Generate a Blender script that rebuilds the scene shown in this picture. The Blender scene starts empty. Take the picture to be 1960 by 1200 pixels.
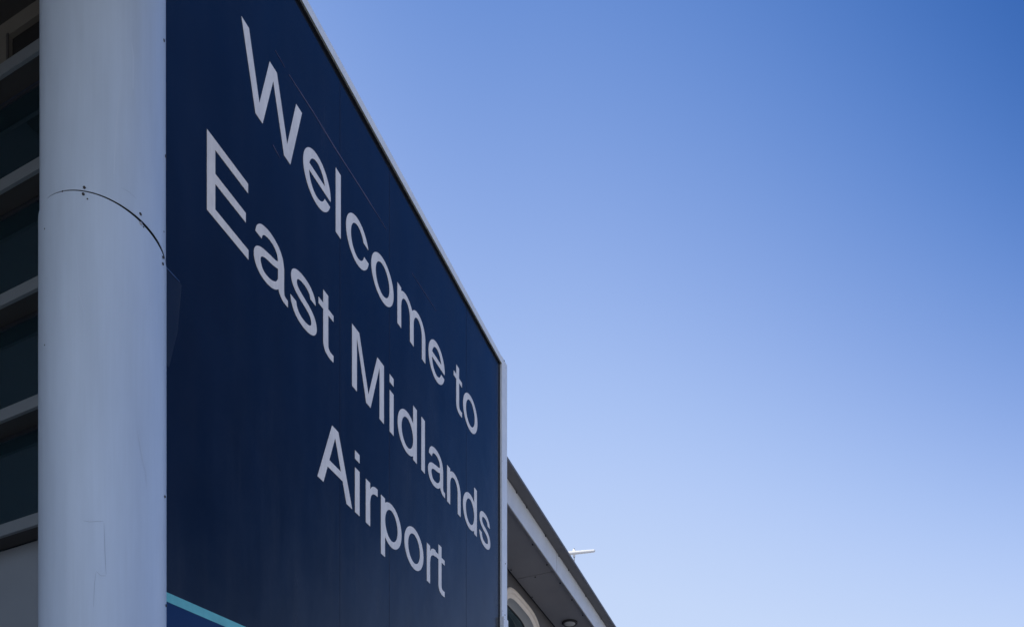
import bpy, bmesh, math, random
from mathutils import Vector, Matrix
from mathutils.geometry import delaunay_2d_cdt

random.seed(7)
sc = bpy.context.scene
COL = sc.collection
R = math.radians

# ------------------------------------------------------------------ camera
cam = bpy.data.cameras.new('camera')
cam_ob = bpy.data.objects.new('camera', cam)
COL.objects.link(cam_ob)
sc.camera = cam_ob
cam.sensor_width = 36.0
cam.lens = 1493.0 / 1960.0 * 36.0          # shift lens, held level: verticals stay vertical
cam.shift_y = (1860.0 - 600.0) / 1960.0
cam.clip_start = 0.05
cam.clip_end = 12000.0
cam_ob.location = (0, 0, 1.6)
cam_ob.rotation_euler = (R(90), 0, 0)

# ------------------------------------------------------------------ sky
SUN_AZ, SUN_EL = -124.0, 37.0
sdir = Vector((math.sin(R(SUN_AZ)) * math.cos(R(SUN_EL)),
               math.cos(R(SUN_AZ)) * math.cos(R(SUN_EL)), math.sin(R(SUN_EL))))
world = bpy.data.worlds.new('World')
sc.world = world
world.use_nodes = True
wn, wl = world.node_tree.nodes, world.node_tree.links
bg = wn['Background']


def lin(rgb):
    o = []
    for c in rgb:
        c /= 255.0
        o.append(c / 12.92 if c <= 0.04045 else ((c + 0.055) / 1.055) ** 2.4)
    return o


tc = wn.new('ShaderNodeTexCoord')
sep = wn.new('ShaderNodeSeparateXYZ')
wl.new(tc.outputs['Generated'], sep.inputs[0])
# clear air: pale haze at the horizon and on the sun's side, deepest blue high up and away from the sun
def wmath(op, a, b):
    n = wn.new('ShaderNodeMath'); n.operation = op
    for k, v in enumerate((a, b)):
        if v is None:
            continue
        if isinstance(v, (int, float)):
            n.inputs[k].default_value = v
        else:
            wl.new(v, n.inputs[k])
    return n.outputs[0]


wx, wz = sep.outputs['X'], sep.outputs['Z']
side = wmath('ADD', wmath('MULTIPLY', wx, 0.1), wmath('MULTIPLY', wmath('MULTIPLY', wx, wmath('ABSOLUTE', wx, None)), 1.4))
qv = wmath('MULTIPLY', wz, wmath('ADD', side, 1.0))
ramp = wn.new('ShaderNodeValToRGB')
ramp.color_ramp.interpolation = 'B_SPLINE'
stops = [(0.0, (226, 236, 250)), (0.20, (217, 231, 251)), (0.35, (206, 224, 252)), (0.45, (198, 217, 251)), (0.50, (191, 212, 250)),
         (0.55, (182, 205, 249)), (0.60, (170, 196, 245)), (0.65, (156, 184, 239)), (0.70, (139, 170, 231)), (0.75, (121, 156, 222)),
         (0.80, (100, 140, 212)), (0.85, (77, 122, 197)), (0.90, (54, 103, 181)), (0.98, (42, 90, 168))]
els = ramp.color_ramp.elements
while len(els) < len(stops):
    els.new(0.5)
for el, (p, c) in zip(els, stops):
    el.position = p
    el.color = (*lin(c), 1)
wl.new(qv, ramp.inputs[0])
sky = wn.new('ShaderNodeTexSky')
sky.sky_type = 'NISHITA'
sky.sun_disc = False
sky.sun_elevation = R(SUN_EL)
sky.sun_rotation = R(SUN_AZ)
sky.dust_density = 0.5
sk = wn.new('ShaderNodeVectorMath'); sk.operation = 'SCALE'
wl.new(sky.outputs[0], sk.inputs[0]); sk.inputs['Scale'].default_value = 0.12
mix = wn.new('ShaderNodeMix'); mix.data_type = 'RGBA'
mix.inputs[0].default_value = 0.04
wl.new(ramp.outputs[0], mix.inputs[6]); wl.new(sk.outputs[0], mix.inputs[7])
wl.new(mix.outputs[2], bg.inputs[0])
bg.inputs[1].default_value = 1.0

# ------------------------------------------------------------------ sun
sun = bpy.data.lights.new('sun', 'SUN')
sun.energy = 3.9
sun.angle = R(0.5)
sun.color = (1.0, 0.93, 0.82)
sun_ob = bpy.data.objects.new('sun', sun)
COL.objects.link(sun_ob)
sun_ob.location = (-60, -20, 60)
sun_ob.rotation_euler = sdir.to_track_quat('Z', 'Y').to_euler()

sc.view_settings.view_transform = 'Standard'
sc.view_settings.look = 'None'
sc.view_settings.exposure = 0.0
sc.view_settings.gamma = 1.0


# ------------------------------------------------------------------ materials
def pmat(name, col, rough=0.5, metal=0.0, spec=0.5, noise=None, bump=None, coat=0.0, tint=None, specvar=None):
    """noise = (scale xyz, amount, detail); bump = (scale xyz, strength, distance)"""
    m = bpy.data.materials.new(name)
    m.use_nodes = True
    nt = m.node_tree
    b = nt.nodes['Principled BSDF']
    b.inputs['Base Color'].default_value = (*col, 1)
    b.inputs['Roughness'].default_value = rough
    b.inputs['Metallic'].default_value = metal
    b.inputs['Specular IOR Level'].default_value = spec
    b.inputs['Coat Weight'].default_value = coat
    if tint:
        b.inputs['Specular Tint'].default_value = (*tint, 1)
    tcn = nt.nodes.new('ShaderNodeTexCoord')

    def nz(scale, detail):
        mp = nt.nodes.new('ShaderNodeMapping')
        mp.inputs['Scale'].default_value = scale
        nt.links.new(tcn.outputs['Object'], mp.inputs[0])
        n = nt.nodes.new('ShaderNodeTexNoise')
        n.inputs['Scale'].default_value = 1.0
        n.inputs['Detail'].default_value = detail
        n.inputs['Roughness'].default_value = 0.6
        nt.links.new(mp.outputs[0], n.inputs[0])
        return n
    if noise:
        prev = None
        for (scale, amt, detail) in noise:
            n = nz(scale, detail)
            mr = nt.nodes.new('ShaderNodeMapRange')
            mr.inputs[1].default_value = 0.3; mr.inputs[2].default_value = 0.7
            mr.inputs[3].default_value = 1 - amt; mr.inputs[4].default_value = 1 + amt
            nt.links.new(n.outputs[0], mr.inputs[0])
            if prev is None:
                prev = mr
            else:
                mm = nt.nodes.new('ShaderNodeMath'); mm.operation = 'MULTIPLY'
                nt.links.new(prev.outputs[0], mm.inputs[0]); nt.links.new(mr.outputs[0], mm.inputs[1])
                prev = mm
        vs = nt.nodes.new('ShaderNodeVectorMath'); vs.operation = 'SCALE'
        vs.inputs[0].default_value = col
        nt.links.new(prev.outputs[0], vs.inputs['Scale'])
        nt.links.new(vs.outputs[0], b.inputs['Base Color'])
        rr = nt.nodes.new('ShaderNodeMath'); rr.operation = 'MULTIPLY'
        rr.inputs[1].default_value = rough
        nt.links.new(prev.outputs[0], rr.inputs[0])
        nt.links.new(rr.outputs[0], b.inputs['Roughness'])
    if specvar:
        n = nz(specvar[0], 6)
        mr = nt.nodes.new('ShaderNodeMapRange')
        mr.inputs[1].default_value = 0.32; mr.inputs[2].default_value = 0.68
        mr.inputs[3].default_value = specvar[1]; mr.inputs[4].default_value = specvar[2]
        nt.links.new(n.outputs[0], mr.inputs[0])
        nt.links.new(mr.outputs[0], b.inputs['Specular IOR Level'])
    if bump:
        n = nz(bump[0], 3)
        bp = nt.nodes.new('ShaderNodeBump')
        bp.inputs['Strength'].default_value = bump[1]
        bp.inputs['Distance'].default_value = bump[2]
        nt.links.new(n.outputs[0], bp.inputs['Height'])
        nt.links.new(bp.outputs[0], b.inputs['Normal'])
    return m


def glass_mat(name, tint, ior=1.5, refl_tint=None):
    m = bpy.data.materials.new(name)
    m.use_nodes = True
    nt = m.node_tree
    for n in list(nt.nodes):
        if n.type != 'OUTPUT_MATERIAL':
            nt.nodes.remove(n)
    out = [n for n in nt.nodes if n.type == 'OUTPUT_MATERIAL'][0]
    fr = nt.nodes.new('ShaderNodeFresnel'); fr.inputs[0].default_value = ior
    tr = nt.nodes.new('ShaderNodeBsdfTransparent'); tr.inputs[0].default_value = (*tint, 1)
    gl = nt.nodes.new('ShaderNodeBsdfGlossy'); gl.inputs['Roughness'].default_value = 0.01
    gl.inputs[0].default_value = (0.75, 0.92, 1, 1)
    mxs = nt.nodes.new('ShaderNodeMixShader')
    clear = tr
    if refl_tint:
        df = nt.nodes.new('ShaderNodeBsdfDiffuse'); df.inputs[0].default_value = (*refl_tint, 1)  # flat diffuse tint stands in for what the glass reflects
        clear = nt.nodes.new('ShaderNodeMixShader'); clear.inputs[0].default_value = 0.15
        nt.links.new(tr.outputs[0], clear.inputs[1]); nt.links.new(df.outputs[0], clear.inputs[2])
    nt.links.new(fr.outputs[0], mxs.inputs[0])
    nt.links.new(clear.outputs[0], mxs.inputs[1]); nt.links.new(gl.outputs[0], mxs.inputs[2])
    nt.links.new(mxs.outputs[0], out.inputs[0])
    return m


M = {}
M['ground'] = pmat('pale_concrete', (0.40, 0.38, 0.345), 0.9, noise=[((0.3, 0.3, 0.3), 0.15, 6), ((9, 9, 9), 0.15, 6)])
M['column'] = pmat('column_paint', (0.54, 0.63, 0.75), 0.36, noise=[((14, 14, 0.3), 0.018, 5), ((60, 60, 1.2), 0.014, 4), ((2.6, 2.6, 0.5), 0.07, 4)],
                   bump=((1.6, 1.6, 1.0), 0.25, 0.05))
M['navy'] = pmat('navy_film', (0.0078, 0.0088, 0.0122), 0.20, tint=(0.85, 0.93, 1.0), specvar=((1.6, 1.6, 0.7), 0.38, 0.52),
                 noise=[((2.2, 2.2, 0.22), 0.25, 5), ((0.5, 0.5, 0.5), 0.25, 4), ((14, 14, 0.8), 0.10, 4)], bump=((0.9, 0.9, 0.6), 0.16, 0.05))
M['blue'] = pmat('deep_blue_film', (0.0015, 0.020, 0.085), 0.3, tint=(0.5, 0.75, 1.0), noise=[((2, 2, 0.4), 0.12, 4)])
M['teal'] = pmat('teal_film', (0.15, 0.52, 0.53), 0.4, noise=[((5, 5, 5), 0.12, 4), ((1.7, 1.7, 1.7), 0.12, 3)])
M['letter'] = pmat('letter_film', (0.92, 0.86, 0.79), 0.42, noise=[((9, 9, 2.5), 0.09, 5), ((40, 40, 8), 0.05, 4)])
M['seam'] = pmat('pale_edge', (0.12, 0.10, 0.15), 0.5, noise=[((3, 3, 3), 0.4, 3)])
M['joint'] = pmat('film_overlap', (0.020, 0.019, 0.032), 0.45, noise=[((4, 4, 0.8), 0.5, 4)])
M['patch'] = pmat('grey_patch_film', (0.0125, 0.0145, 0.020), 0.35, noise=[((3, 3, 0.5), 0.35, 5)])
M['flash'] = pmat('grey_flashing', (0.85, 0.87, 0.89), 0.45, noise=[((4, 4, 4), 0.05, 4)])
M['lip'] = pmat('weathered_lip', (0.27, 0.26, 0.16), 0.6, noise=[((6, 6, 6), 0.2, 4)])
M['gasket_shade'] = pmat('black_gasket_shade', (0.012, 0.012, 0.013), 0.6)  # window gasket, and painted shade along the sign's edges
M['black'] = pmat('dark_void', (0.01, 0.01, 0.011), 0.8)
M['screw'] = pmat('dark_screw', (0.05, 0.045, 0.045), 0.5, metal=0.4)
M['steel'] = pmat('steel_screw', (0.45, 0.45, 0.47), 0.3, metal=0.9)
M['mark'] = pmat('pencil_mark', (0.38, 0.45, 0.54), 0.8)
M['chalk'] = pmat('pale_run', (0.575, 0.66, 0.775), 0.5)
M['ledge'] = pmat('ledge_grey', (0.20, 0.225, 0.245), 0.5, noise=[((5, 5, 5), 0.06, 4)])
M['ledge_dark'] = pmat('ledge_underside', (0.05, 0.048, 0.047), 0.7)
M['wall_grey'] = pmat('wall_panel_grey', (0.25, 0.28, 0.315), 0.6, noise=[((1.5, 1.5, 1.5), 0.06, 4)])
M['blocker'] = pmat('sun_blocker_grey', (0.13, 0.16, 0.20), 0.6, noise=[((1.5, 1.5, 1.5), 0.06, 4)])
M['beige'] = pmat('beige_render', (0.15, 0.14, 0.12), 0.8, noise=[((3, 3, 3), 0.08, 5)])
M['interior'] = pmat('interior_dark', (0.05, 0.06, 0.065), 0.8)
M['strip_blue'] = pmat('pale_strip', (0.30, 0.66, 0.85), 0.8)
M['frame_dark'] = pmat('window_frame', (0.03, 0.035, 0.045), 0.4)
M['glass'] = glass_mat('window_glass', (0.80, 0.90, 0.94), refl_tint=(0.06, 0.15, 0.21), ior=2.1)
M['glass2'] = glass_mat('porthole_glass', (0.25, 0.33, 0.34), refl_tint=(0.10, 0.19, 0.21))
M['soffit'] = pmat('soffit_grey', (0.31, 0.295, 0.29), 0.6, noise=[((1.2, 1.2, 1.2), 0.06, 5)])
M['annex_wall'] = pmat('annex_cladding', (0.13, 0.122, 0.12), 0.65, noise=[((1.5, 1.5, 1.5), 0.07, 4)])
M['fascia'] = pmat('fascia_white', (0.74, 0.74, 0.74), 0.45, noise=[((2, 2, 2), 0.06, 4)])
M['gutter'] = pmat('gutter_grey', (0.16, 0.152, 0.15), 0.55, noise=[((3, 3, 3), 0.08, 4)])
M['cream'] = pmat('cream_frame', (0.90, 0.76, 0.61), 0.5, noise=[((4, 4, 4), 0.05, 4)])
M['reveal'] = pmat('grey_reveal', (0.52, 0.505, 0.47), 0.6)
M['white'] = pmat('white_radome', (0.93, 0.93, 0.92), 0.4)
M['pole'] = pmat('galvanised_pole', (0.35, 0.35, 0.37), 0.4, metal=0.6)
M['lamp_ring'] = pmat('lamp_ring', (0.03, 0.03, 0.03), 0.5)
M['lamp_dome'] = pmat('lamp_diffuser', (0.62, 0.60, 0.56), 0.35)
M['roof'] = pmat('roof_sheet', (0.3, 0.3, 0.31), 0.6)

# ------------------------------------------------------------------ helpers
# Site frame: X runs along the sign (away from the camera), Y into the sign's wall, Z up.
ANG = math.atan2(1493.0, 623.0)
SITE = Matrix.Rotation(ANG, 4, 'Z')


def site(x, y, z=0.0):
    return SITE @ Vector((x, y, z))


def thing(name, x, y, z, label, cat, group=None):
    o = bpy.data.objects.new(name, None)
    COL.objects.link(o)
    o.empty_display_size = 0.3
    o.location = site(x, y, z)
    o.rotation_euler = (0, 0, ANG)
    o['label'] = label
    o['category'] = cat
    if group:
        o['group'] = group
    o['org'] = (x, y, z)
    return o


def org(o):
    # site coordinates of a thing's or part's origin
    if o is None:
        return Vector((0, 0, 0))
    return Vector(o['org'])


def link(name, me, parent, mat, pos=(0, 0, 0), smooth=False):
    o = bpy.data.objects.new(name, me)
    COL.objects.link(o)
    o.parent = parent
    o.location = pos
    o['org'] = tuple(org(parent) + Vector(pos)) if parent else tuple(pos)
    if mat and not me.materials:
        me.materials.append(M[mat])
    if smooth:
        me.shade_smooth()
    return o


def mesh_of(bm, name, recalc=True):
    me = bpy.data.meshes.new(name)
    if recalc:
        bmesh.ops.recalc_face_normals(bm, faces=bm.faces)
    bm.to_mesh(me)
    bm.free()
    return me


def part(name, bm, parent, mat, smooth=False, recalc=True):
    """bm is in site coordinates; the part's origin goes to its centre of bounds."""
    xs = [v.co for v in bm.verts]
    c = Vector([(min(v[i] for v in xs) + max(v[i] for v in xs)) / 2 for i in range(3)])
    bmesh.ops.translate(bm, verts=bm.verts, vec=-c)
    return link(name, mesh_of(bm, name, recalc), parent, mat, c - org(parent), smooth)


def box(bm, x0, x1, y0, y1, z0, z1, bev=0.0):
    b2 = bmesh.new()
    bmesh.ops.create_cube(b2, size=1)
    for v in b2.verts:
        v.co = Vector(((x0 + x1) / 2 + v.co.x * (x1 - x0), (y0 + y1) / 2 + v.co.y * (y1 - y0),
                       (z0 + z1) / 2 + v.co.z * (z1 - z0)))
    if bev:
        bmesh.ops.bevel(b2, geom=list(b2.edges), offset=bev, segments=2, affect='EDGES', profile=0.5)
    tmp = bpy.data.meshes.new('tmp')
    b2.to_mesh(tmp); b2.free()
    bm.from_mesh(tmp)
    bpy.data.meshes.remove(tmp)


def boxpart(name, parent, mat, x0, x1, y0, y1, z0, z1, bev=0.0):
    bm = bmesh.new()
    box(bm, x0, x1, y0, y1, z0, z1, bev)
    return part(name, bm, parent, mat)


def extrude_profile(bm, prof, z0, z1):
    """closed profile of (x, y) pulled from z0 to z1"""
    a = [bm.verts.new((x, y, z0)) for x, y in prof]
    b = [bm.verts.new((x, y, z1)) for x, y in prof]
    n = len(prof)
    for i in range(n):
        bm.faces.new((a[i], a[(i + 1) % n], b[(i + 1) % n], b[i]))
    bm.faces.new(a)
    bm.faces.new(b)


def tube(bm, p0, p1, r0, r1, seg=16, cap=True):
    p0, p1 = Vector(p0), Vector(p1)
    ax = (p1 - p0).normalized()
    s = ax.orthogonal().normalized()
    t = ax.cross(s)
    A, B = [], []
    for i in range(seg):
        a = 2 * math.pi * i / seg
        dv = s * math.cos(a) + t * math.sin(a)
        A.append(bm.verts.new(p0 + dv * r0)); B.append(bm.verts.new(p1 + dv * r1))
    for i in range(seg):
        j = (i + 1) % seg
        bm.faces.new((A[i], A[j], B[j], B[i]))
    if cap:
        bm.faces.new(A); bm.faces.new(B)


# ------------------------------------------------------------------ ground
gb = bmesh.new()
S = 3000.0
g4 = [gb.verts.new(p) for p in ((-S, -S, 0), (S, -S, 0), (S, S, 0), (-S, S, 0))]
gb.faces.new(g4)
ground = link('ground', mesh_of(gb, 'ground'), None, 'ground')
ground['kind'] = 'structure'

# ------------------------------------------------------------------ terminal: shaded facade left of the column
CAM = 1.6
tb = thing('terminal_building', 7.5, 8.0, 0, 'shaded glazed facade with grey horizontal ledges behind the round column', 'building')
YA, YB = 5.95, 8.38                      # along the facade
F_FRONT, F_GLASS = 5.15, 5.342
LV = [4.408 + CAM + 1.133 * k for k in range(5)]        # tops of the ledges
for k, zt in enumerate(LV):
    # ledge: pale front rail, dark soffit board under it
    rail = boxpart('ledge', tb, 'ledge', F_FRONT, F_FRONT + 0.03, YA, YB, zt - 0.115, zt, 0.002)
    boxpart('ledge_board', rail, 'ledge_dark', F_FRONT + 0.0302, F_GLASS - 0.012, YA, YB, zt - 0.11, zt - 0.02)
    if k < 4:
        z0, z1 = zt - 0.015, LV[k + 1] - 0.112
        w = boxpart('window', tb, 'glass', F_GLASS, F_GLASS + 0.006, YA, YB, z0, z1)
        boxpart('frame', w, 'frame_dark', F_GLASS - 0.010, F_GLASS - 0.001, YA, YB, z1 - 0.035, z1)
        boxpart('sill', w, 'frame_dark', F_GLASS - 0.010, F_GLASS - 0.001, YA, YB, z0, z0 + 0.03)
        boxpart('mullion', w, 'frame_dark', F_GLASS + 0.008, F_GLASS + 0.05, 8.28, 8.33, z0, z1)
        boxpart('ceiling_void', w, 'interior', F_GLASS + 0.06, 7.1, YA, YB, z1 - 0.05, z1 + 0.1)
        if k < 3:
            boxpart('pale_strip', w, 'strip_blue', F_GLASS + 0.10, F_GLASS + 0.104, 7.70, 8.27, z0, z1 - 0.30)  # upright pale blue strip close behind the glass
# structural braces inside the glass
for (e0, v0, e1, v1) in ((8.45, 6.56, 7.36, 5.705), (8.35, 8.90, 7.62, 8.18)):
    bm = bmesh.new()
    tube(bm, (5.395, e0, v0 + CAM), (5.395, e1, v1 + CAM), 0.042, 0.042, 12)
    part('brace', bm, tb, 'black')
boxpart('wall_panel', tb, 'wall_grey', F_GLASS, F_GLASS + 0.1, YA, 8.10, 0, LV[0] - 0.112, 0.004)
boxpart('wall_panel', tb, 'wall_grey', F_GLASS, F_GLASS + 0.1, 8.108, YB, 0, LV[0] - 0.112, 0.004)
# top storey: beige surround with a dark opening
bm = bmesh.new()
zt = LV[4]
box(bm, 5.25, 5.29, 7.635, YB, zt - 0.01, 9.346 + CAM)
box(bm, 5.25, 5.29, YA, YB, 9.348 + CAM, 9.50 + CAM)
part('upper_surround', bm, tb, 'beige')
boxpart('opening_back', tb, 'black', 5.295, 5.33, YA, YB, zt - 0.1, 9.5 + CAM)
boxpart('opening_trim', tb, 'ledge_dark', 5.242, 5.249, 7.63, 7.66, zt - 0.005, 9.36 + CAM)
boxpart('extended_overhang', tb, 'ledge_dark', -1.5, 5.35, 1.2, 8.38, 9.502 + CAM, 9.85 + CAM)  # overhang stretched far forward, out of view, to darken the column top
boxpart('upper_wall', tb, 'wall_grey', 5.36, 5.7, YA, YB, 9.502 + CAM, 13.6)
# building mass; unseen block added far left to shade this corner
boxpart('interior_wall', tb, 'interior', 7.12, 7.2, YA, YB, 0, 11.0)
boxpart('main_block', tb, 'wall_grey', 7.21, 13.0, 5.98, 14.0, 0, 13.3)
boxpart('sun_blocker', tb, 'blocker', -5.0, 7.2, 8.392, 14.0, 0, 16.0)

# ------------------------------------------------------------------ corner column
CX, CY, CR = 4.800, 5.765, 0.476
RING = 6.190 + CAM
cc = thing('corner_column', CX, CY, 0, 'round pale grey clad column with a curved sheet joint beside the navy sign', 'column')
SEG = 128


def cyl_shell(bm, r, zlo, zhi, cx=CX, cy=CY, t=0.004):
    """thin rolled sheet; zlo and zhi are functions of the angle"""
    rows = []
    for i in range(SEG):
        a = 2 * math.pi * i / SEG
        c, s = math.cos(a), math.sin(a)
        rows.append([bm.verts.new((cx + r * c, cy + r * s, zlo(a))), bm.verts.new((cx + r * c, cy + r * s, zhi(a))),
                     bm.verts.new((cx + (r - t) * c, cy + (r - t) * s, zhi(a))), bm.verts.new((cx + (r - t) * c, cy + (r - t) * s, zlo(a)))])
    for i in range(SEG):
        p, q = rows[i], rows[(i + 1) % SEG]
        for k in range(4):
            f = bm.faces.new((p[k], q[k], q[(k + 1) % 4], p[(k + 1) % 4]))
            f.smooth = k in (0, 2)
    for e in bm.edges:
        if abs(e.verts[0].co.z - e.verts[1].co.z) < 0.05:
            e.smooth = False


def gap(a):
    # the two sheets touch on the left and part towards the sign (site angle about -65 deg)
    return 0.0168 + 0.028 * max(0.0, math.cos(a - R(-55))) ** 2.2


bm = bmesh.new()
cyl_shell(bm, CR, lambda a: RING, lambda a: 9.5 + CAM)
part('upper_cladding', bm, cc, 'column', recalc=False)
bm = bmesh.new()
cyl_shell(bm, CR + 0.0075, lambda a: 0.0, lambda a: RING - gap(a), CX - 0.001, CY + 0.002)
part('lower_cladding', bm, cc, 'column', recalc=False)
bm = bmesh.new()
tube(bm, (CX, CY, 0), (CX, CY, 11.09), CR - 0.03, CR - 0.03, 64)
part('column_core', bm, cc, 'black')


def screw_mesh(name, r, h, mat):
    bm = bmesh.new()
    tube(bm, (0, 0, 0), (h * 0.6, 0, 0), r, r * 0.95, 10)
    tube(bm, (h * 0.6, 0, 0), (h, 0, 0), r * 0.95, r * 0.5, 10)
    me = mesh_of(bm, name)
    me.materials.append(M[mat])
    return me


SCREW = screw_mesh('screw', 0.011, 0.008, 'screw')
SCREW_S = screw_mesh('screw_bright', 0.012, 0.012, 'steel')
SCREW_T = screw_mesh('screw_small', 0.006, 0.004, 'screw')


def on_column(me, wang, z, r):
    a = R(wang) - ANG
    o = link('screw', me, cc, None, (r * math.cos(a), r * math.sin(a), z))
    o.rotation_euler = (0, 0, a)


for wang, z, me, low in ((8.9, 9.625, SCREW, 0), (15.5, 8.685, SCREW, 0), (8.9, 5.698, SCREW, 1), (14.0, 4.781, SCREW, 1),
                         (-79.9, 7.812, SCREW, 0), (-80.5, 7.752, SCREW, 1), (-29.3, 7.832, SCREW, 0), (-29.6, 7.750, SCREW_S, 1),
                         (-26.5, 7.742, SCREW_T, 1), (3.3, 7.715, SCREW, 1), (3.3, 7.66, SCREW, 1), (-100.2, 7.775, SCREW_T, 1),
                         (-77.0, 7.72, SCREW_T, 1), (9.0, 7.98, SCREW_T, 0), (-124.0, 7.55, SCREW_T, 1), (-124, 6.62, SCREW_T, 1)):
    on_column(me, wang, z, CR + (0.0078 if low else 0.0002))


def mark(name, pts, r, w, mat):
    """thin drawn line on the column: pts = (world angle, z)"""
    bm = bmesh.new()
    P = []
    for i in range(len(pts) - 1):
        (a0, z0), (a1, z1) = pts[i], pts[i + 1]
        n = max(2, int(abs(a1 - a0) / 1.5) + 1)
        for k in range(n):
            f = k / n
            P.append((a0 + (a1 - a0) * f, z0 + (z1 - z0) * f))
    P.append(pts[-1])
    L_, R_ = [], []
    for i, (wa, z) in enumerate(P):
        q0, q1 = P[max(0, i - 1)], P[min(len(P) - 1, i + 1)]
        ta, tz = R(q1[0] - q0[0]) * r, q1[1] - q0[1]
        ln = math.hypot(ta, tz) or 1
        na, nzz = -tz / ln, ta / ln
        tw = w * 0.5 * (0.35 + 0.65 * math.sin(math.pi * (i + 0.5) / len(P)))
        for lst, sg in ((L_, 1), (R_, -1)):
            a = R(wa) - ANG + sg * na * tw / r
            lst.append(bm.verts.new((CX + r * math.cos(a), CY + r * math.sin(a), z + sg * nzz * tw)))
    for i in range(len(P) - 1):
        bm.faces.new((L_[i], L_[i + 1], R_[i + 1], R_[i]))
    part(name, bm, cc, mat)


rl, ru = CR + 0.0083, CR + 0.0006
mark('pencil_mark', [(-80.7, 5.172), (-75, 5.168), (-63.6, 5.192)], rl, 0.004, 'mark')
mark('pencil_mark', [(-63.1, 5.178), (-62.3, 4.95), (-61.3, 4.775)], rl, 0.0035, 'mark')
mark('pencil_mark', [(-61.5, 4.763), (-65.8, 4.755), (-69.6, 4.785)], rl, 0.0035, 'mark')
mark('pencil_mark', [(-69.8, 4.772), (-71.1, 4.674), (-71.8, 4.50)], rl, 0.003, 'mark')
mark('pencil_mark', [(-48.0, 7.925), (-41, 7.935), (-33.5, 7.925)], ru, 0.003, 'mark')
mark('rain_run', [(-48.9, 8.73), (-50.8, 8.58), (-52.7, 8.36), (-54.6, 8.0)], ru, 0.012, 'chalk')
mark('rain_run', [(-38.4, 9.16), (-36.7, 9.06), (-37.0, 8.8)], ru, 0.014, 'chalk')
mark('rain_run', [(-33, 6.05), (-30, 5.94), (-27, 5.82), (-24, 5.75), (-22, 5.62)], rl, 0.010, 'chalk')
mark('rain_run', [(-87, 7.35), (-86, 7.2), (-84, 6.95), (-79, 6.8)], rl, 0.005, 'chalk')

# ------------------------------------------------------------------ welcome sign
YP = 5.67                                  # face of the sign
ZT = 11.06 + CAM
sg = thing('welcome_sign', 9.0, 5.72, 0, 'large navy wall sign with white welcome lettering and a teal stripe', 'sign')
XE = 13.02
bm = bmesh.new()
# gently uneven face sheet
NX, NZ = 40, 40
ZB = 2.2
grid = [[bm.verts.new((4.95 + (XE - 4.95) * i / NX, YP, ZB + (ZT - ZB) * j / NZ)) for j in range(NZ + 1)] for i in range(NX + 1)]
for i in range(NX):
    for j in range(NZ):
        bm.faces.new((grid[i][j], grid[i + 1][j], grid[i + 1][j + 1], grid[i][j + 1]))
part('face_sheet', bm, sg, 'navy')
boxpart('casing', sg, 'flash', 5.36, XE + 0.2, YP + 0.02, 7.02, ZB - 0.05, ZT + 0.02)


def flat(name, pts, y, mat, parent=sg):
    bm = bmesh.new()
    f = bm.faces.new([bm.verts.new((x, y, z + CAM)) for x, z in pts])
    ex = bmesh.ops.extrude_face_region(bm, geom=[f])
    for e in ex['geom']:
        if isinstance(e, bmesh.types.BMVert):
            e.co.y += 0.0015
    return part(name, bm, parent, mat)


# lower field and the rising teal stripe above it
st = lambda x: 3.391 + 0.0975 * (x - 5.37)
flat('lower_field', [(4.96, ZB - CAM), (XE, ZB - CAM), (XE, st(XE)), (4.96, st(4.96))], YP - 0.003, 'blue')
flat('teal_stripe', [(4.96, st(4.96)), (XE, st(XE)), (XE, st(XE) + 0.115), (4.96, st(4.96) + 0.085)], YP - 0.006, 'teal')
# thin patch, slightly paler than the navy, beside the column, below its joint
flat('grey_patch', [(4.98, 5.55), (5.40, 5.55), (5.50, 5.95), (5.552, 6.432), (4.98, 6.440)], YP - 0.0022, 'patch')
flat('pale_edge', [(5.36, 6.441), (5.52, 6.436), (5.52, 6.433), (5.44, 6.432), (5.36, 6.437)], YP - 0.009, 'steel')  # thin bright strip along the patch's top edge
# edges of the printed film sheets; pale colour paints the light they catch
for pts in ([(6.868, 10.066), (7.03, 10.050), (7.03, 10.046), (6.868, 10.060)],
            [(7.098, 10.048), (7.55, 10.078), (7.96, 10.076), (8.64, 10.106), (9.16, 10.111), (9.16, 10.109), (8.64, 10.092), (7.96, 10.058), (7.55, 10.062), (7.098, 10.040)],
            [(9.84, 10.088), (10.2, 10.105), (10.59, 10.121), (10.59, 10.119), (10.2, 10.098), (9.84, 10.085)],
            [(6.83, 9.00), (6.945, 8.966), (6.945, 8.962), (6.83, 8.985)]):
    flat('pale_edge', pts, YP - 0.003, 'seam')

for k, ju in enumerate((8.07, 9.22, 11.62)):
    w = 0.0025 + 0.0015 * (k % 2)
    flat('film_joint', [(ju, st(ju) + 0.12), (ju + w, st(ju) + 0.12), (ju + w + 0.002, 11.04), (ju + 0.002, 11.04)], YP - 0.002, 'joint')
# flashing along the top, and its weathered drip lip
for fa, fb in ((4.95, 7.9), (7.9, 10.9), (10.9, XE + 0.012)):
    boxpart('flashing', sg, 'flash', fa + 0.002, fb - 0.002, YP - 0.034, YP + 0.3, ZT + 0.012, ZT + 0.135, 0.004)
boxpart('drip_lip', sg, 'lip', 4.95, XE + 0.010, YP - 0.036, YP - 0.027, ZT + 0.001, ZT + 0.011)
boxpart('gasket_shade', sg, 'gasket_shade', 4.95, XE - 0.001, YP - 0.014, YP + 0.012, ZT - 0.004, ZT + 0.011)  # dark strip put in for the shade under the flashing
boxpart('gasket_shade', sg, 'gasket_shade', XE - 0.055, XE - 0.002, YP - 0.006, YP + 0.012, ZB, ZT - 0.005)  # black colour paints the shaded gap beside the post


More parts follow.
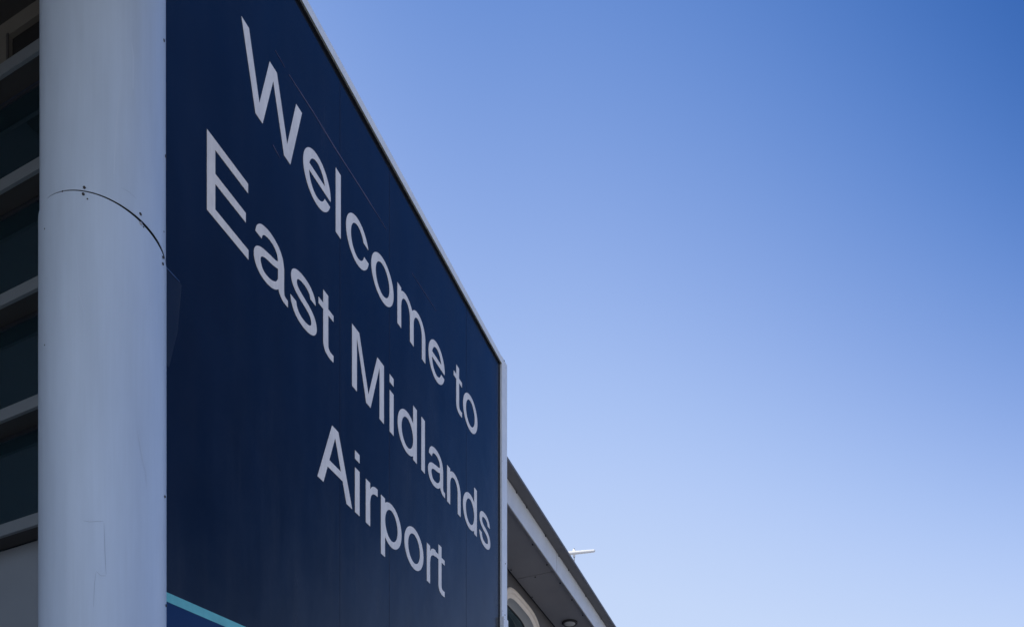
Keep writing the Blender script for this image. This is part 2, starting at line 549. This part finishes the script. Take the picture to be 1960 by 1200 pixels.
def post_profile(x0, y0, w, r, back):
    p = [(x0, y0)]
    for i in range(9):
        a = -math.pi / 2 + (math.pi / 2) * i / 8
        p.append((x0 + w - r + r * math.cos(a), y0 + r + r * math.sin(a)))
    p += [(x0 + w, back), (x0, back)]
    return p


pp = thing('end_post', XE + 0.12, YP, 0, 'pale grey metal edge post at the far end of the navy sign', 'post')
bm = bmesh.new()
extrude_profile(bm, post_profile(XE, YP - 0.040, 0.305, 0.085, YP + 0.3), 5.83 + CAM + 0.34, ZT + 0.134)
part('upper_cover', bm, pp, 'flash', False)
bm = bmesh.new()
extrude_profile(bm, post_profile(XE - 0.012, YP - 0.080, 0.305, 0.12, YP + 0.3), 0.0, 6.465 + CAM)
part('lower_cover', bm, pp, 'flash', False)
for (x, z, y) in ((XE + 0.10, 11.06 + CAM + 0.125, YP - 0.041), (XE + 0.15, 7.50 + CAM, YP - 0.0405), (XE + 0.13, 6.55 + CAM, YP - 0.0405),
                  (XE + 0.03, 6.58 + CAM, YP - 0.0405), (XE + 0.01, 6.41 + CAM, YP - 0.0805), (XE + 0.01, 9.3 + CAM, YP - 0.0405),
                  (XE + 0.012, 8.05 + CAM, YP - 0.0405)):
    o = link('screw', SCREW if x > XE + 0.05 else SCREW_T, pp, None, Vector((x, y, z)) - org(pp))
    o.rotation_euler = (0, 0, R(-90))


# ---- lettering
def ell(cx, cy, rx, ry, a0, a1, n=28):
    return [(cx + rx * math.cos(R(a0 + (a1 - a0) * i / n)), cy + ry * math.sin(R(a0 + (a1 - a0) * i / n))) for i in range(n + 1)]


def ring(cx, cy, rx, ry, tx, ty, a0=0, a1=360, n=48):
    o = ell(cx, cy, rx, ry, a0, a1, n)
    i = ell(cx, cy, rx - tx, ry - ty, a0, a1, n)
    return [[o[k], o[k + 1], i[k + 1], i[k]] for k in range(n)]


def rect(x0, y0, x1, y1):
    return [(x0, y0), (x1, y0), (x1, y1), (x0, y1)]


def cr(pts, n=6):
    out = []
    for i in range(len(pts) - 1):
        p0, p1, p2, p3 = pts[max(0, i - 1)], pts[i], pts[i + 1], pts[min(len(pts) - 1, i + 2)]
        for k in range(n):
            t = k / n
            out.append(tuple(0.5 * (2 * p1[j] + (p2[j] - p0[j]) * t + (2 * p0[j] - 5 * p1[j] + 4 * p2[j] - p3[j]) * t * t
                                    + (3 * p1[j] - p0[j] - 3 * p2[j] + p3[j]) * t ** 3) for j in (0, 1)))
    out.append(pts[-1])
    return out


def bez(pts, n=14):
    out = []
    for i in range(0, len(pts) - 3, 3):
        a, b, c, d = pts[i:i + 4]
        for k in range(n):
            t = k / n
            out.append(tuple((1 - t) ** 3 * a[j] + 3 * (1 - t) ** 2 * t * b[j] + 3 * (1 - t) * t * t * c[j] + t ** 3 * d[j] for j in (0, 1)))
    out.append(pts[-1])
    return out


def stroke(P, wv, wh):
    """quads along a centre line; wv = width of vertical runs, wh = of horizontal ones"""
    Ls, Rs = [], []
    for i in range(len(P)):
        a, b = P[max(0, i - 1)], P[min(len(P) - 1, i + 1)]
        tx, ty = b[0] - a[0], b[1] - a[1]
        l = math.hypot(tx, ty)
        nx, ny = -ty / l, tx / l
        w = 0.5 * math.hypot(wv * nx, wh * ny)
        Ls.append((P[i][0] + nx * w, P[i][1] + ny * w)); Rs.append((P[i][0] - nx * w, P[i][1] - ny * w))
    # square off the two ends level with the base line
    for k in (0, -1):
        y = P[k][1]
        Ls[k] = (Ls[k][0], y); Rs[k] = (Rs[k][0], y)
    return [[Ls[i], Ls[i + 1], Rs[i + 1], Rs[i]] for i in range(len(P) - 1)]


CAP, XH, SW = 0.784, 0.568, 0.104
OC, OR = 0.284, 0.294                      # centre and half height of the round letters


def yang(y, ry, right=True):
    a = math.degrees(math.asin(max(-1, min(1, (y - OC) / ry))))
    return a if right else 180 - a


def g_o(w=0.55):
    return ring(w / 2, OC, w / 2, OR, SW, 0.088)


def g_e(w=0.525):
    rx = w / 2
    rxi, ryi = rx - SW, OR - 0.088
    low = ell(rx, OC, rx, OR, 172, 360 + yang(0.196, OR)) + ell(rx, OC, rxi, ryi, 360 + yang(0.196, ryi), 172)
    return ring(rx, OC, rx, OR, SW, 0.088, yang(0.264, OR), 190) + [low, rect(0.05, 0.264, w - 0.012, 0.347)]


def g_c(w=0.516):
    rx = w / 2
    rxi, ryi = rx - SW, OR - 0.088
    return [ell(rx, OC, rx, OR, yang(0.386, OR), 360 + yang(0.213, OR), 50) + ell(rx, OC, rxi, ryi, 360 + yang(0.213, ryi), yang(0.386, ryi), 50)]


def arch(x0, x1, y=0.33):
    """from the stem that starts at x0 to the outer right edge x1"""
    cx = (x0 + x1) / 2 + 0.008
    o = ell(cx, y, x1 - cx, 0.247, 0, 168, 24)
    ci = (x0 + SW + x1 - SW) / 2
    i = ell(ci, y, (x1 - x0) / 2 - SW, 0.160, 180, 0, 24)
    return [o + [(x0 + 0.05, 0.40), (x0 + 0.05, y)] + i]


def g_n(w=0.476):
    return [rect(0, 0, SW, XH), rect(w - SW, 0, w, 0.331)] + arch(0, w)


def g_m():
    return [rect(0, 0, 0.1, XH), rect(0.348, 0, 0.451, 0.331), rect(0.695, 0, 0.798, 0.331)] + arch(0, 0.451) + arch(0.347, 0.798)


def g_d(w=0.535):
    return ring(w / 2, OC, w / 2, OR, SW, 0.088) + [rect(w - SW, 0, w + 0.001, CAP)]


def g_p(w=0.535):
    return ring(w / 2, OC, w / 2, OR, SW, 0.088) + [rect(-0.001, -0.224, SW - 0.004, XH)]


def g_i():
    return [rect(0, 0, SW, XH), rect(0, 0.678, SW, CAP)]


def g_l():
    return [rect(0, 0, SW, CAP)]


def g_t():
    foot = cr([(0, 0.15), (0.004, 0.085), (0.04, 0.025), (0.10, 0.002), (0.155, -0.002), (0.204, 0.004)]) + \
        cr([(0.204, 0.085), (0.16, 0.081), (0.125, 0.088), (0.104, 0.112), (0.0985, 0.15)])
    return [rect(0, 0.148, 0.0985, 0.730), rect(-0.091, 0.497, 0.204, 0.571), foot]


def g_r():
    arm = cr([(0.06, 0.40), (0.10, 0.482), (0.15, 0.545), (0.215, 0.578), (0.283, 0.583)]) + \
        cr([(0.283, 0.487), (0.22, 0.480), (0.165, 0.455), (0.122, 0.405), (0.104, 0.325)]) + [(0.06, 0.325)]
    return [rect(0, 0, 0.102, XH), arm]


def g_a():
    top = cr([(0.024, 0.398), (0.05, 0.480), (0.12, 0.548), (0.245, 0.578), (0.37, 0.553), (0.455, 0.480), (0.486, 0.375)]) + \
        cr([(0.386, 0.375), (0.372, 0.435), (0.325, 0.478), (0.245, 0.492), (0.172, 0.475), (0.134, 0.440), (0.121, 0.398)])
    bowl = cr([(0.386, 0.377), (0.34, 0.352), (0.24, 0.333), (0.11, 0.298), (0.03, 0.238), (0, 0.157), (0.022, 0.068), (0.085, 0.010),
               (0.175, -0.012), (0.27, 0.0), (0.345, 0.035), (0.40, 0.085)]) + [(0.40, 0.19)] + \
        cr([(0.386, 0.186), (0.35, 0.128), (0.285, 0.086), (0.2, 0.070), (0.14, 0.086), (0.104, 0.150), (0.120, 0.205), (0.19, 0.243),
            (0.29, 0.262), (0.386, 0.293)])
    tail = cr([(0.386, 0.13), (0.395, 0.075), (0.425, 0.03), (0.475, 0.004), (0.551, 0.0)]) + \
        cr([(0.551, 0.074), (0.52, 0.076), (0.495, 0.088), (0.486, 0.13)])
    return [top, bowl, tail, rect(0.386, 0.128, 0.486, 0.377)]


def g_s():
    P = bez([(0.405, 0.416), (0.400, 0.495), (0.330, 0.534), (0.236, 0.534), (0.130, 0.534), (0.058, 0.494), (0.058, 0.422),
             (0.058, 0.335), (0.150, 0.315), (0.236, 0.295), (0.340, 0.272), (0.424, 0.242), (0.424, 0.150),
             (0.424, 0.075), (0.345, 0.033), (0.240, 0.033), (0.125, 0.033), (0.056, 0.090), (0.047, 0.188)])
    return stroke(P, 0.101, 0.086)


def g_W():
    return [[(0, CAP), (0.211, 0), (0.320, 0), (0.491, 0.636), (0.671, 0), (0.778, 0), (0.983, CAP), (0.880, CAP), (0.723, 0.170),
             (0.550, CAP), (0.433, CAP), (0.270, 0.166), (0.110, CAP)]]


def g_E():
    return [rect(0, 0, 0.110, CAP), rect(0.10, 0.686, 0.575, CAP), rect(0.10, 0.352, 0.540, 0.450), rect(0.10, 0, 0.581, 0.099)]


def g_M():
    return [[(0, 0), (0.107, 0), (0.107, 0.69), (0.322, 0), (0.423, 0), (0.642, 0.69), (0.642, 0), (0.750, 0), (0.750, CAP), (0.587, CAP),
             (0.373, 0.14), (0.160, CAP), (0, CAP)]]


def g_A():
    return [[(0, 0), (0.117, 0), (0.353, 0.672), (0.592, 0), (0.713, 0), (0.418, CAP), (0.289, CAP)],
            [(0.190, 0.233), (0.518, 0.233), (0.484, 0.330), (0.225, 0.330)]]


GL = dict(W=g_W, e=g_e, l=g_l, c=g_c, o=g_o, m=g_m, t=g_t, E=g_E, a=g_a, s=g_s, M=g_M, i=g_i, d=g_d, n=g_n, A=g_A, r=g_r, p=g_p)


def glyph_mesh(ch):
    vs, fs = [], []
    for poly in GL[ch]():
        area = sum(poly[i][0] * poly[(i + 1) % len(poly)][1] - poly[(i + 1) % len(poly)][0] * poly[i][1] for i in range(len(poly)))
        if area < 0:
            poly = poly[::-1]
        clean = []
        for p in poly:
            if not clean or math.hypot(p[0] - clean[-1][0], p[1] - clean[-1][1]) > 1e-5:
                clean.append(p)
        if math.hypot(clean[0][0] - clean[-1][0], clean[0][1] - clean[-1][1]) < 1e-5:
            clean.pop()
        fs.append(list(range(len(vs), len(vs) + len(clean))))
        vs += [Vector(p) for p in clean]
    V, E_, F, ov, oe, of = delaunay_2d_cdt(vs, [], fs, 0, 1e-6)
    bm = bmesh.new()
    bv = [bm.verts.new((v.x, 0, v.y)) for v in V]
    ff = []
    for f, o in zip(F, of):
        if o:
            ff.append(bm.faces.new([bv[i] for i in f]))
    ex = bmesh.ops.extrude_face_region(bm, geom=ff)
    for e in ex['geom']:
        if isinstance(e, bmesh.types.BMVert):
            e.co.y -= 0.003
    loose = [v for v in bm.verts if not v.link_faces]
    bmesh.ops.delete(bm, geom=loose, context='VERTS')
    me = mesh_of(bm, 'letter_' + ch)
    me.materials.append(M['letter'])
    return me


GM = {}
LINES = [(9.057, 9.056, [('W', 6.343, 1), ('e', 7.350, 1), ('l', 7.979, 1), ('c', 8.197, 1), ('o', 8.768, 1.015), ('m', 9.429, 1),
                         ('e', 10.328, 0.99), ('t', 11.251, 1), ('o', 11.500, 0.995)]),
         (7.422, 7.406, [('E', 5.866, 1), ('a', 6.527, 1), ('s', 7.126, 1), ('t', 7.728, 1), ('M', 8.327, 1), ('i', 9.223, 1), ('d', 9.436, 1),
                         ('l', 10.108, 1), ('a', 10.312, 0.99), ('n', 10.930, 1), ('d', 11.495, 0.99), ('s', 12.130, 0.95)]),
         (5.856, 5.856, [('A', 7.615, 1), ('i', 8.391, 1), ('r', 8.638, 1), ('p', 9.004, 1), ('o', 9.619, 1), ('r', 10.274, 0.975), ('t', 10.642, 1)])]
for b0, b1, items in LINES:
    for ch, x, k in items:
        if ch not in GM:
            GM[ch] = glyph_mesh(ch)
        f = (x - 5.866) / (12.6 - 5.866)
        o = link('letter', GM[ch], sg, None, Vector((x, YP - 0.0012, b0 + (b1 - b0) * f + CAM)) - org(sg))
        o.scale = (k, 1, 1)

# ------------------------------------------------------------------ annex with deep eaves beyond the sign
XA, XZ = 13.4, 39.0
ZS = 9.24 + CAM
YW, YF, YG = 7.035, 6.0, 5.79
an = thing('annex_building', 20.0, 8.5, 0, 'dark clad building with grey soffit and pale fascia beyond the sign', 'building')
boxpart('wall', an, 'annex_wall', XA, 16.12, YW, YW + 0.3, 0, ZS - 0.135)
boxpart('wall', an, 'annex_wall', 18.84, XZ, YW, YW + 0.3, 0, ZS - 0.135)
boxpart('wall', an, 'annex_wall', 16.122, 18.838, YW, YW + 0.3, 0, 6.85 + CAM)
boxpart('wall_strip', an, 'annex_wall', XA, XZ, YW + 0.02, YW + 0.3, ZS - 0.125, ZS + 0.1)
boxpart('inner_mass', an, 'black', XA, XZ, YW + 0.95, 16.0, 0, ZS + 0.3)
joints = [XA - 0.0, 17.05, 21.45, 25.85, 30.25, 34.65, XZ]
for a, b in zip(joints[:-1], joints[1:]):
    boxpart('soffit_panel', an, 'soffit', a + 0.010, b - 0.010, YF + 0.085, YW - 0.035, ZS + 0.045, ZS + 0.065)
    fp = boxpart('fascia_panel', an, 'fascia', a + 0.010, b - 0.010, YF, YF + 0.02, ZS, ZS + 0.475)
    boxpart('fascia_return', fp, 'soffit', a + 0.005, b - 0.005, YF + 0.0205, YF + 0.055, ZS + 0.002, ZS + 0.012)
    bm = bmesh.new()
    y0, zg = YG, ZS + 0.482
    a2, b2 = a - 0.10 + 0.003, b - 0.10 - 0.003
    box(bm, a2, b2, y0, YF + 0.08, zg, zg + 0.012)
    box(bm, a2, b2, y0 - 0.012, y0 - 0.0005, zg + 0.002, zg + 0.055)
    part('gutter', bm, an, 'gutter')
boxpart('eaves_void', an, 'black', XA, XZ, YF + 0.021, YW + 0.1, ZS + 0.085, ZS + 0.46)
bm = bmesh.new()
vv = [bm.verts.new(p) for p in ((XA, YF + 0.06, ZS + 0.5), (XZ, YF + 0.06, ZS + 0.5), (XZ, 16, ZS + 0.56), (XA, 16, ZS + 0.56))]
bm.faces.new(vv)
ex = bmesh.ops.extrude_face_region(bm, geom=list(bm.faces))
for e in ex['geom']:
    if isinstance(e, bmesh.types.BMVert):
        e.co.z += 0.03
part('roof', bm, an, 'roof')
FIX = screw_mesh('fixing', 0.018, 0.02, 'screw')
for (x, y) in ((17.62, 6.11), (18.52, 6.11), (19.42, 6.11), (20.32, 6.11), (21.2, 6.11), (16.7, 6.11), (15.8, 6.11), (17.12, 6.55), (16.6, 6.95), (18.0, 6.97)):
    o = link('fixing', FIX, an, None, Vector((x, y, ZS + 0.045)) - org(an))
    o.rotation_euler = (0, R(90), 0)
for x in (14.6, 15.15, 16.3, 17.2, 17.9, 19.3, 20.7):
    o = link('fixing', FIX, an, None, Vector((x, YF - 0.001, ZS + 0.462)) - org(an))
    o.rotation_euler = (0, 0, R(-90))

# rounded window with a proud cream surround
WX, WZ = 17.50, 8.0 + CAM


def sup(a, b, p, n=96):
    out = []
    for i in range(n):
        t = 2 * math.pi * i / n
        c, s = math.cos(t), math.sin(t)
        out.append((a * math.copysign(abs(c) ** (2 / p), c), b * math.copysign(abs(s) ** (2 / p), s)))
    return out


def loft(bm, rings, close_last=False):
    rows = []
    for (a, b, p, y) in rings:
        rows.append([bm.verts.new((WX + x, y, WZ + z)) for x, z in sup(a, b, p)])
    for r0, r1 in zip(rows[:-1], rows[1:]):
        n = len(r0)
        for i in range(n):
            bm.faces.new((r0[i], r0[(i + 1) % n], r1[(i + 1) % n], r1[i])).smooth = True
    if close_last:
        bm.faces.new(rows[-1])


win_bm = bmesh.new()
loft(win_bm, [(1.22, 0.995, 3.6, YW - 0.001), (1.22, 0.995, 3.6, YW - 0.05), (1.205, 0.98, 3.6, YW - 0.06), (1.115, 0.89, 3.5, YW - 0.062),
              (1.112, 0.887, 3.5, YW - 0.030), (1.10, 0.875, 3.5, YW - 0.030), (1.03, 0.805, 3.4, YW + 0.01)])
wf = part('window', win_bm, an, 'cream')
bm = bmesh.new()
loft(bm, [(1.0295, 0.8045, 3.4, YW + 0.01), (1.0, 0.775, 3.4, YW + 0.20), (0.975, 0.75, 3.4, YW + 0.22)])
part('reveal', bm, wf, 'reveal')
bm = bmesh.new()
loft(bm, [(0.973, 0.748, 3.4, YW + 0.205), (0.95, 0.725, 3.4, YW + 0.205), (0.945, 0.72, 3.4, YW + 0.23)])
part('gasket_shade', bm, wf, 'gasket_shade')
bm = bmesh.new()
loft(bm, [(0.946, 0.721, 3.4, YW + 0.225)], True)
part('pane', bm, wf, 'glass2')
# wall around the window, with a hole
bm = bmesh.new()
outer = [(16.121, 6.851 + CAM), (18.839, 6.851 + CAM), (18.839, ZS - 0.135), (16.121, ZS - 0.135)]
inner = [(WX + x, WZ + z) for x, z in sup(1.15, 0.93, 3.6, 48)]
V, E_, F, ov, oe, of = delaunay_2d_cdt([Vector(p) for p in outer + inner], [], [[0, 1, 2, 3], list(range(4, 4 + len(inner)))], 0, 1e-6)
bv = [bm.verts.new((v.x, YW, v.y)) for v in V]
for f, o in zip(F, of):
    if 0 in o and 1 not in o:
        bm.faces.new([bv[i] for i in f])
bmesh.ops.delete(bm, geom=[v for v in bm.verts if not v.link_faces], context='VERTS')
part('wall', bm, an, 'annex_wall')

# soffit lamp
lp = thing('soffit_lamp', 19.70, 6.56, ZS - 0.04, 'round bulkhead lamp with dark ring fixed to the soffit', 'lamp')
bm = bmesh.new()
seg = 40
prof = [(0.205, ZS + 0.0445), (0.205, ZS + 0.015), (0.19, ZS), (0.155, ZS), (0.148, ZS + 0.012)]
rows = [[bm.verts.new((19.70 + r * math.cos(2 * math.pi * i / seg), 6.56 + r * math.sin(2 * math.pi * i / seg), z)) for i in range(seg)] for r, z in prof]
for r0, r1 in zip(rows[:-1], rows[1:]):
    for i in range(seg):
        bm.faces.new((r0[i], r0[(i + 1) % seg], r1[(i + 1) % seg], r1[i]))
part('lamp_ring', bm, lp, 'lamp_ring')
bm = bmesh.new()
prof = [(0.149, ZS + 0.010), (0.135, ZS - 0.004), (0.10, ZS - 0.014), (0.05, ZS - 0.020), (0.002, ZS - 0.022)]
rows = [[bm.verts.new((19.70 + r * math.cos(2 * math.pi * i / seg), 6.56 + r * math.sin(2 * math.pi * i / seg), z)) for i in range(seg)] for r, z in prof]
for r0, r1 in zip(rows[:-1], rows[1:]):
    for i in range(seg):
        bm.faces.new((r0[i], r0[(i + 1) % seg], r1[(i + 1) % seg], r1[i])).smooth = True
part('diffuser', bm, lp, 'lamp_dome')

# ------------------------------------------------------------------ white antenna on the annex roof
inv = SITE.inverted()
ab = inv @ Vector((1.793, 22.5, 0))
at = thing('roof_antenna', ab.x, ab.y, ZS + 0.53, 'white boom antenna on a thin mast above the eaves', 'antenna')


def w2s(x, y, v):
    return inv @ Vector((x, y, v + CAM))


bm = bmesh.new(); tube(bm, (ab.x, ab.y, ZS + 0.50), w2s(1.793, 22.5, 12.0), 0.014, 0.014, 12); part('mast', bm, at, 'pole', True)
bm = bmesh.new(); tube(bm, w2s(1.790, 22.49, 11.975), w2s(1.790, 22.49, 12.185), 0.036, 0.036, 16); part('mount_sleeve', bm, at, 'white')
bm = bmesh.new(); tube(bm, w2s(1.795, 22.5, 12.186), w2s(1.795, 22.5, 12.225), 0.013, 0.011, 12); part('mast_cap', bm, at, 'screw')
bm = bmesh.new()
tube(bm, w2s(1.34, 22.455, 12.025), w2s(2.36, 22.455, 12.128), 0.056, 0.040, 18)
tube(bm, w2s(2.36, 22.455, 12.128), w2s(2.392, 22.455, 12.131), 0.040, 0.024, 18)
part('boom', bm, at, 'white', False)
bm = bmesh.new(); tube(bm, w2s(1.822, 22.46, 12.03), w2s(1.822, 22.46, 12.15), 0.012, 0.012, 10); part('clamp', bm, at, 'pole')

for o in list(bpy.data.objects):
    if 'org' in o:
        del o['org']
